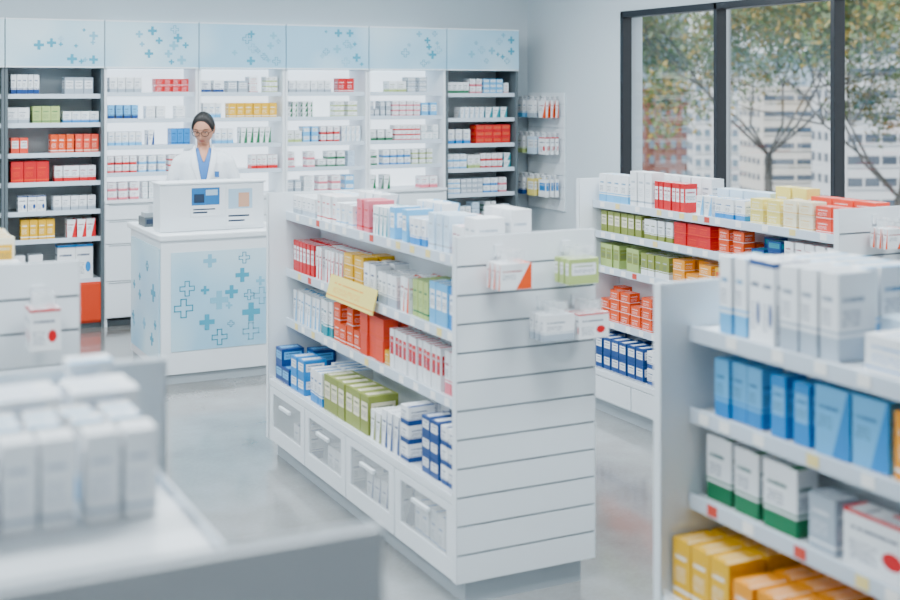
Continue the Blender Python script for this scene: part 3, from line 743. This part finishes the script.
m.tube([(-.008, -.101, .004), (0, -.104, .007), (.008, -.101, .004)], .0024, 0, 6)
m.obj('glasses', pe, PL, M=Hm, smooth=True)
HL_ = [(0, .072), (.35, .068), (.65, .050), (.9, .022), (1.15, -.012), (1.35, -.020), (1.5, .012), (1.75, .018), (1.95, -.03), (2.4, -.075), (3.2, -.088)]
def hh(p):
    a = math.atan2(abs(p.x), -p.y)
    for (a0, z0), (a1, z1) in zip(HL_, HL_[1:]):
        if a0 <= a <= a1: return p.z-(z0+(z1-z0)*(a-a0)/(a1-a0))
    return p.z+.088
def hfn(p):
    q = skull(p); h = hh(q)
    off = min(.013, -.003+h*.55) if h > 0 else -.004
    off += .0006*math.sin(math.atan2(q.x, q.z+.02)*40)*(1 if h > .02 else 0)
    n = Vector((p.x/.0048, p.y/.0088, p.z/.0125)).normalized()
    return q+n*off
m = MB([HAIR]); m.ell((0, 0, 0), (.069, .094, .112), 0, seg=128, rg=110, fn=hfn, keep=lambda c: hh(c) > -.006)
m.obj('hair', pe, PL, M=Hm, smooth=True)
m = MB([HAIR]); m.ell((0, .110, -.02), (.042, .036, .042)); m.ell((.004, .122, -.035), (.03, .03, .034))
m.obj('hair_bun', pe, PL, M=Hm, smooth=True)
def hand(s, wr):
    m = MB([SKIN]); Mh = R0 @ Matrix.Translation(wr) @ Matrix.Rotation(s*math.radians(22), 4, 'Z') @ Matrix.Rotation(math.radians(22), 4, 'X')
    m.tube([(0, .05, .0), (0, 0, 0), (0, -.03, 0)], [.029, .026, .03], 0, 12, sq=.8)
    m.ell((0, -.055, 0), (.04, .05, .016))
    for i, (fx, ln) in enumerate(((-.029, .068), (-.010, .078), (.010, .074), (.028, .058))):
        fx *= -s
        m.tube([(fx*.9, -.07, .002), (fx, -.09, .004), (fx*1.08, -.09-ln*.45, -.002), (fx*1.08, -.09-ln*.75, -.014), (fx*1.06, -.09-ln*.93, -.028)], [.009, .0095, .0085, .008, .006], 0, 10)
    t = s
    m.tube([(-t*.02, -.02, -.003), (-t*.045, -.045, -.008), (-t*.056, -.075, -.014), (-t*.052, -.1, -.02)], [.014, .012, .0105, .008], 0, 10)
    o = m.obj('hand_%d' % (1 if s < 0 else 2), pe, PL, M=Mh); rem(o, .0035, 2)
hand(-1, WR[0]); hand(1, WR[1])

# ------------------------------------------------------------------ outside
th = math.radians(26.66); F = Vector((math.sin(th), math.cos(th), 0)); Rv = Vector((math.cos(th), -math.sin(th), 0))
GZ = -20
single('street_ground', [(8, 400, -120, 420, GZ-1, GZ, mat('asphalt', '#8d9196', .9))])
GLS = mat('facade_glass', '#44505e', .3); GLS2 = mat('facade_glass_light', '#6f8494', .3)
def building(name, px, d, wdt, top, matl, cols, rows, gm_=GLS, rot=0, depth=12, wf=.55, hf=.5):
    k = (px-450)/1255; c = d*(F+k*Rv)
    M = Matrix.Translation((c.x, c.y, GZ)) @ Matrix.Rotation(-th+rot, 4, 'Z')
    m = MB([matl]); H = top-GZ
    m.box(-wdt/2, wdt/2, 0, depth, 0, H, 0); m.box(-wdt/2-.3, wdt/2+.3, -.3, depth+.3, H, H+.5, 0)
    cw, rh = wdt/cols, H/rows
    for i in range(cols):
        for j in range(rows):
            xa = -wdt/2+(i+.5-wf/2)*cw; za = (j+.5-hf/2)*rh
            m.box(xa, xa+cw*wf, -.08, -.01, za, za+rh*hf, gm_)
            m.box(xa-.1, xa+cw*wf+.1, -.25, -.01, za-.25, za-.02, 0)
    for j in range(rows):
        for q in range(5):
            ya = 1.5+q*depth/5.2
            m.box(-wdt/2-.08, -wdt/2-.01, ya, ya+depth*.1, (j+.3)*rh, (j+.3+hf)*rh, gm_)
    return m.obj(name, M=M)
BRICK = mat('brick', '#7d5145', .9); CONC = mat('concrete_light', '#d3d7da', .9); CONC2 = mat('concrete_cream', '#d2cec6', .9); BLUEG = mat('pale_cladding', '#a9bac7', .8)
building('brick_building', 668, 250, 9, 1.2, BRICK, 4, 7, GLS2, rot=.15, wf=.45, hf=.5)
building('office_building', 640, 330, 26, 26, BLUEG, 10, 18, GLS2, rot=.1, wf=.7)
building('apartment_building', 735, 215, 14, 3, CONC, 9, 9, GLS2, rot=-.1, wf=.6)
building('parking_building', 812, 188, 15, 1.5, CONC2, 3, 9, GLS, rot=.05, wf=.92, hf=.35)
building('office_building', 915, 160, 18, 8, CONC, 8, 10, GLS, rot=.08, wf=.85, hf=.4)
building('office_building', 790, 380, 44, 12, BLUEG, 16, 13, GLS2, rot=0)
building('apartment_building', 590, 260, 14, 10, CONC2, 6, 10, GLS2)
BARK = mat('bark', '#4b4740', .9); LEAF = [mat('leaf_green', '#56703a', .8), mat('leaf_grey', '#74855e', .8), mat('leaf_yellow', '#98843c', .8)]
def tree(px, d, topz, rad, n, seed, low=-6, spread=.8):
    r = random.Random(seed); k = (px-450)/1255; c = d*(F+k*Rv)
    e = empty('street_tree', (c.x, c.y, GZ)); pl = (c.x, c.y, GZ)
    m = MB([BARK]); base = Vector((c.x, c.y, GZ)); tips = []
    fork = Vector((c.x+.3, c.y, low))
    m.tube([base, base.lerp(fork, .5)+Vector((.3, .2, 0)), fork], [.4, .32, .24], 0, 8)
    def br(p, dr, ln, rd, lv):
        q = p+dr*ln; mid = p.lerp(q, .5)+Vector((r.uniform(-1, 1), r.uniform(-1, 1), r.uniform(-.5, .5)))*ln*.1
        m.tube([p, mid, q], [rd, rd*.8, rd*.6], 0, 5, caps=False)
        if lv < 3: tips.append(q); tips.append(mid)
        if lv:
            for _ in range(3):
                nd = (dr+Vector((r.uniform(-1, 1), r.uniform(-1, 1), r.uniform(-.6, .8)))*.85).normalized()
                br(q, nd, ln*.7, rd*.58, lv-1)
    H = topz-low
    for i in range(7):
        a = i*.9+r.random(); br(fork, Vector((math.cos(a)*spread, math.sin(a)*spread, .9)).normalized(), H*.36, .10, 4)
    m.obj('trunk_and_branches', e, pl)
    m = MB(list(LEAF))
    for _ in range(n):
        t = r.choice(tips); p = t+Vector((r.gauss(0, 1), r.gauss(0, 1), r.gauss(0, 1)))*rad*.07
        s = r.uniform(.11, .24); u = Vector((r.uniform(-1, 1), r.uniform(-1, 1), r.uniform(-1, 1))).normalized()
        v = u.cross(Vector((r.uniform(-1, 1), r.uniform(-1, 1), r.uniform(-1, 1)))).normalized()
        m.poly([p-u*s, p-v*s*.5, p+u*s, p+v*s*.5], r.choice((0, 0, 0, 1, 1, 2)) if px < 800 else r.choice((0, 0, 1, 1, 2, 2)))
    m.obj('foliage', e, pl)
tree(765, 80, 15, 9, 42000, 3, -2.5, .95)
tree(895, 66, 11, 7, 34000, 5, -4, .9)
k_ = (728-450)/1255; c = 60*(F+k_*Rv)
m = MB([mat('lamp_post_grey', '#8a9298', .5)])
m.tube([(c.x, c.y, GZ), (c.x, c.y, -5), (c.x, c.y, 9)], [.2, .17, .12], 0, 8); m.tube([(c.x, c.y, 9), (c.x+1, c.y-.6, 9.4), (c.x+2, c.y-1.2, 9.4)], .08, 0, 6); m.ell((c.x+2.3, c.y-1.4, 9.35), (.5, .25, .12))
m.obj('street_lamp')

# ------------------------------------------------------------------ camera
cam = bpy.data.cameras.new('camera'); co = bpy.data.objects.new('camera', cam); COL.objects.link(co)
co.location = (0, 0, 1.8); co.rotation_euler = (math.radians(90), 0, -th)
cam.sensor_width = 36; cam.lens = 50.2; cam.shift_y = -.2356; cam.clip_end = 1000
cam.dof.use_dof = True; cam.dof.focus_distance = 7.2; cam.dof.aperture_fstop = 2.3
S.camera = co
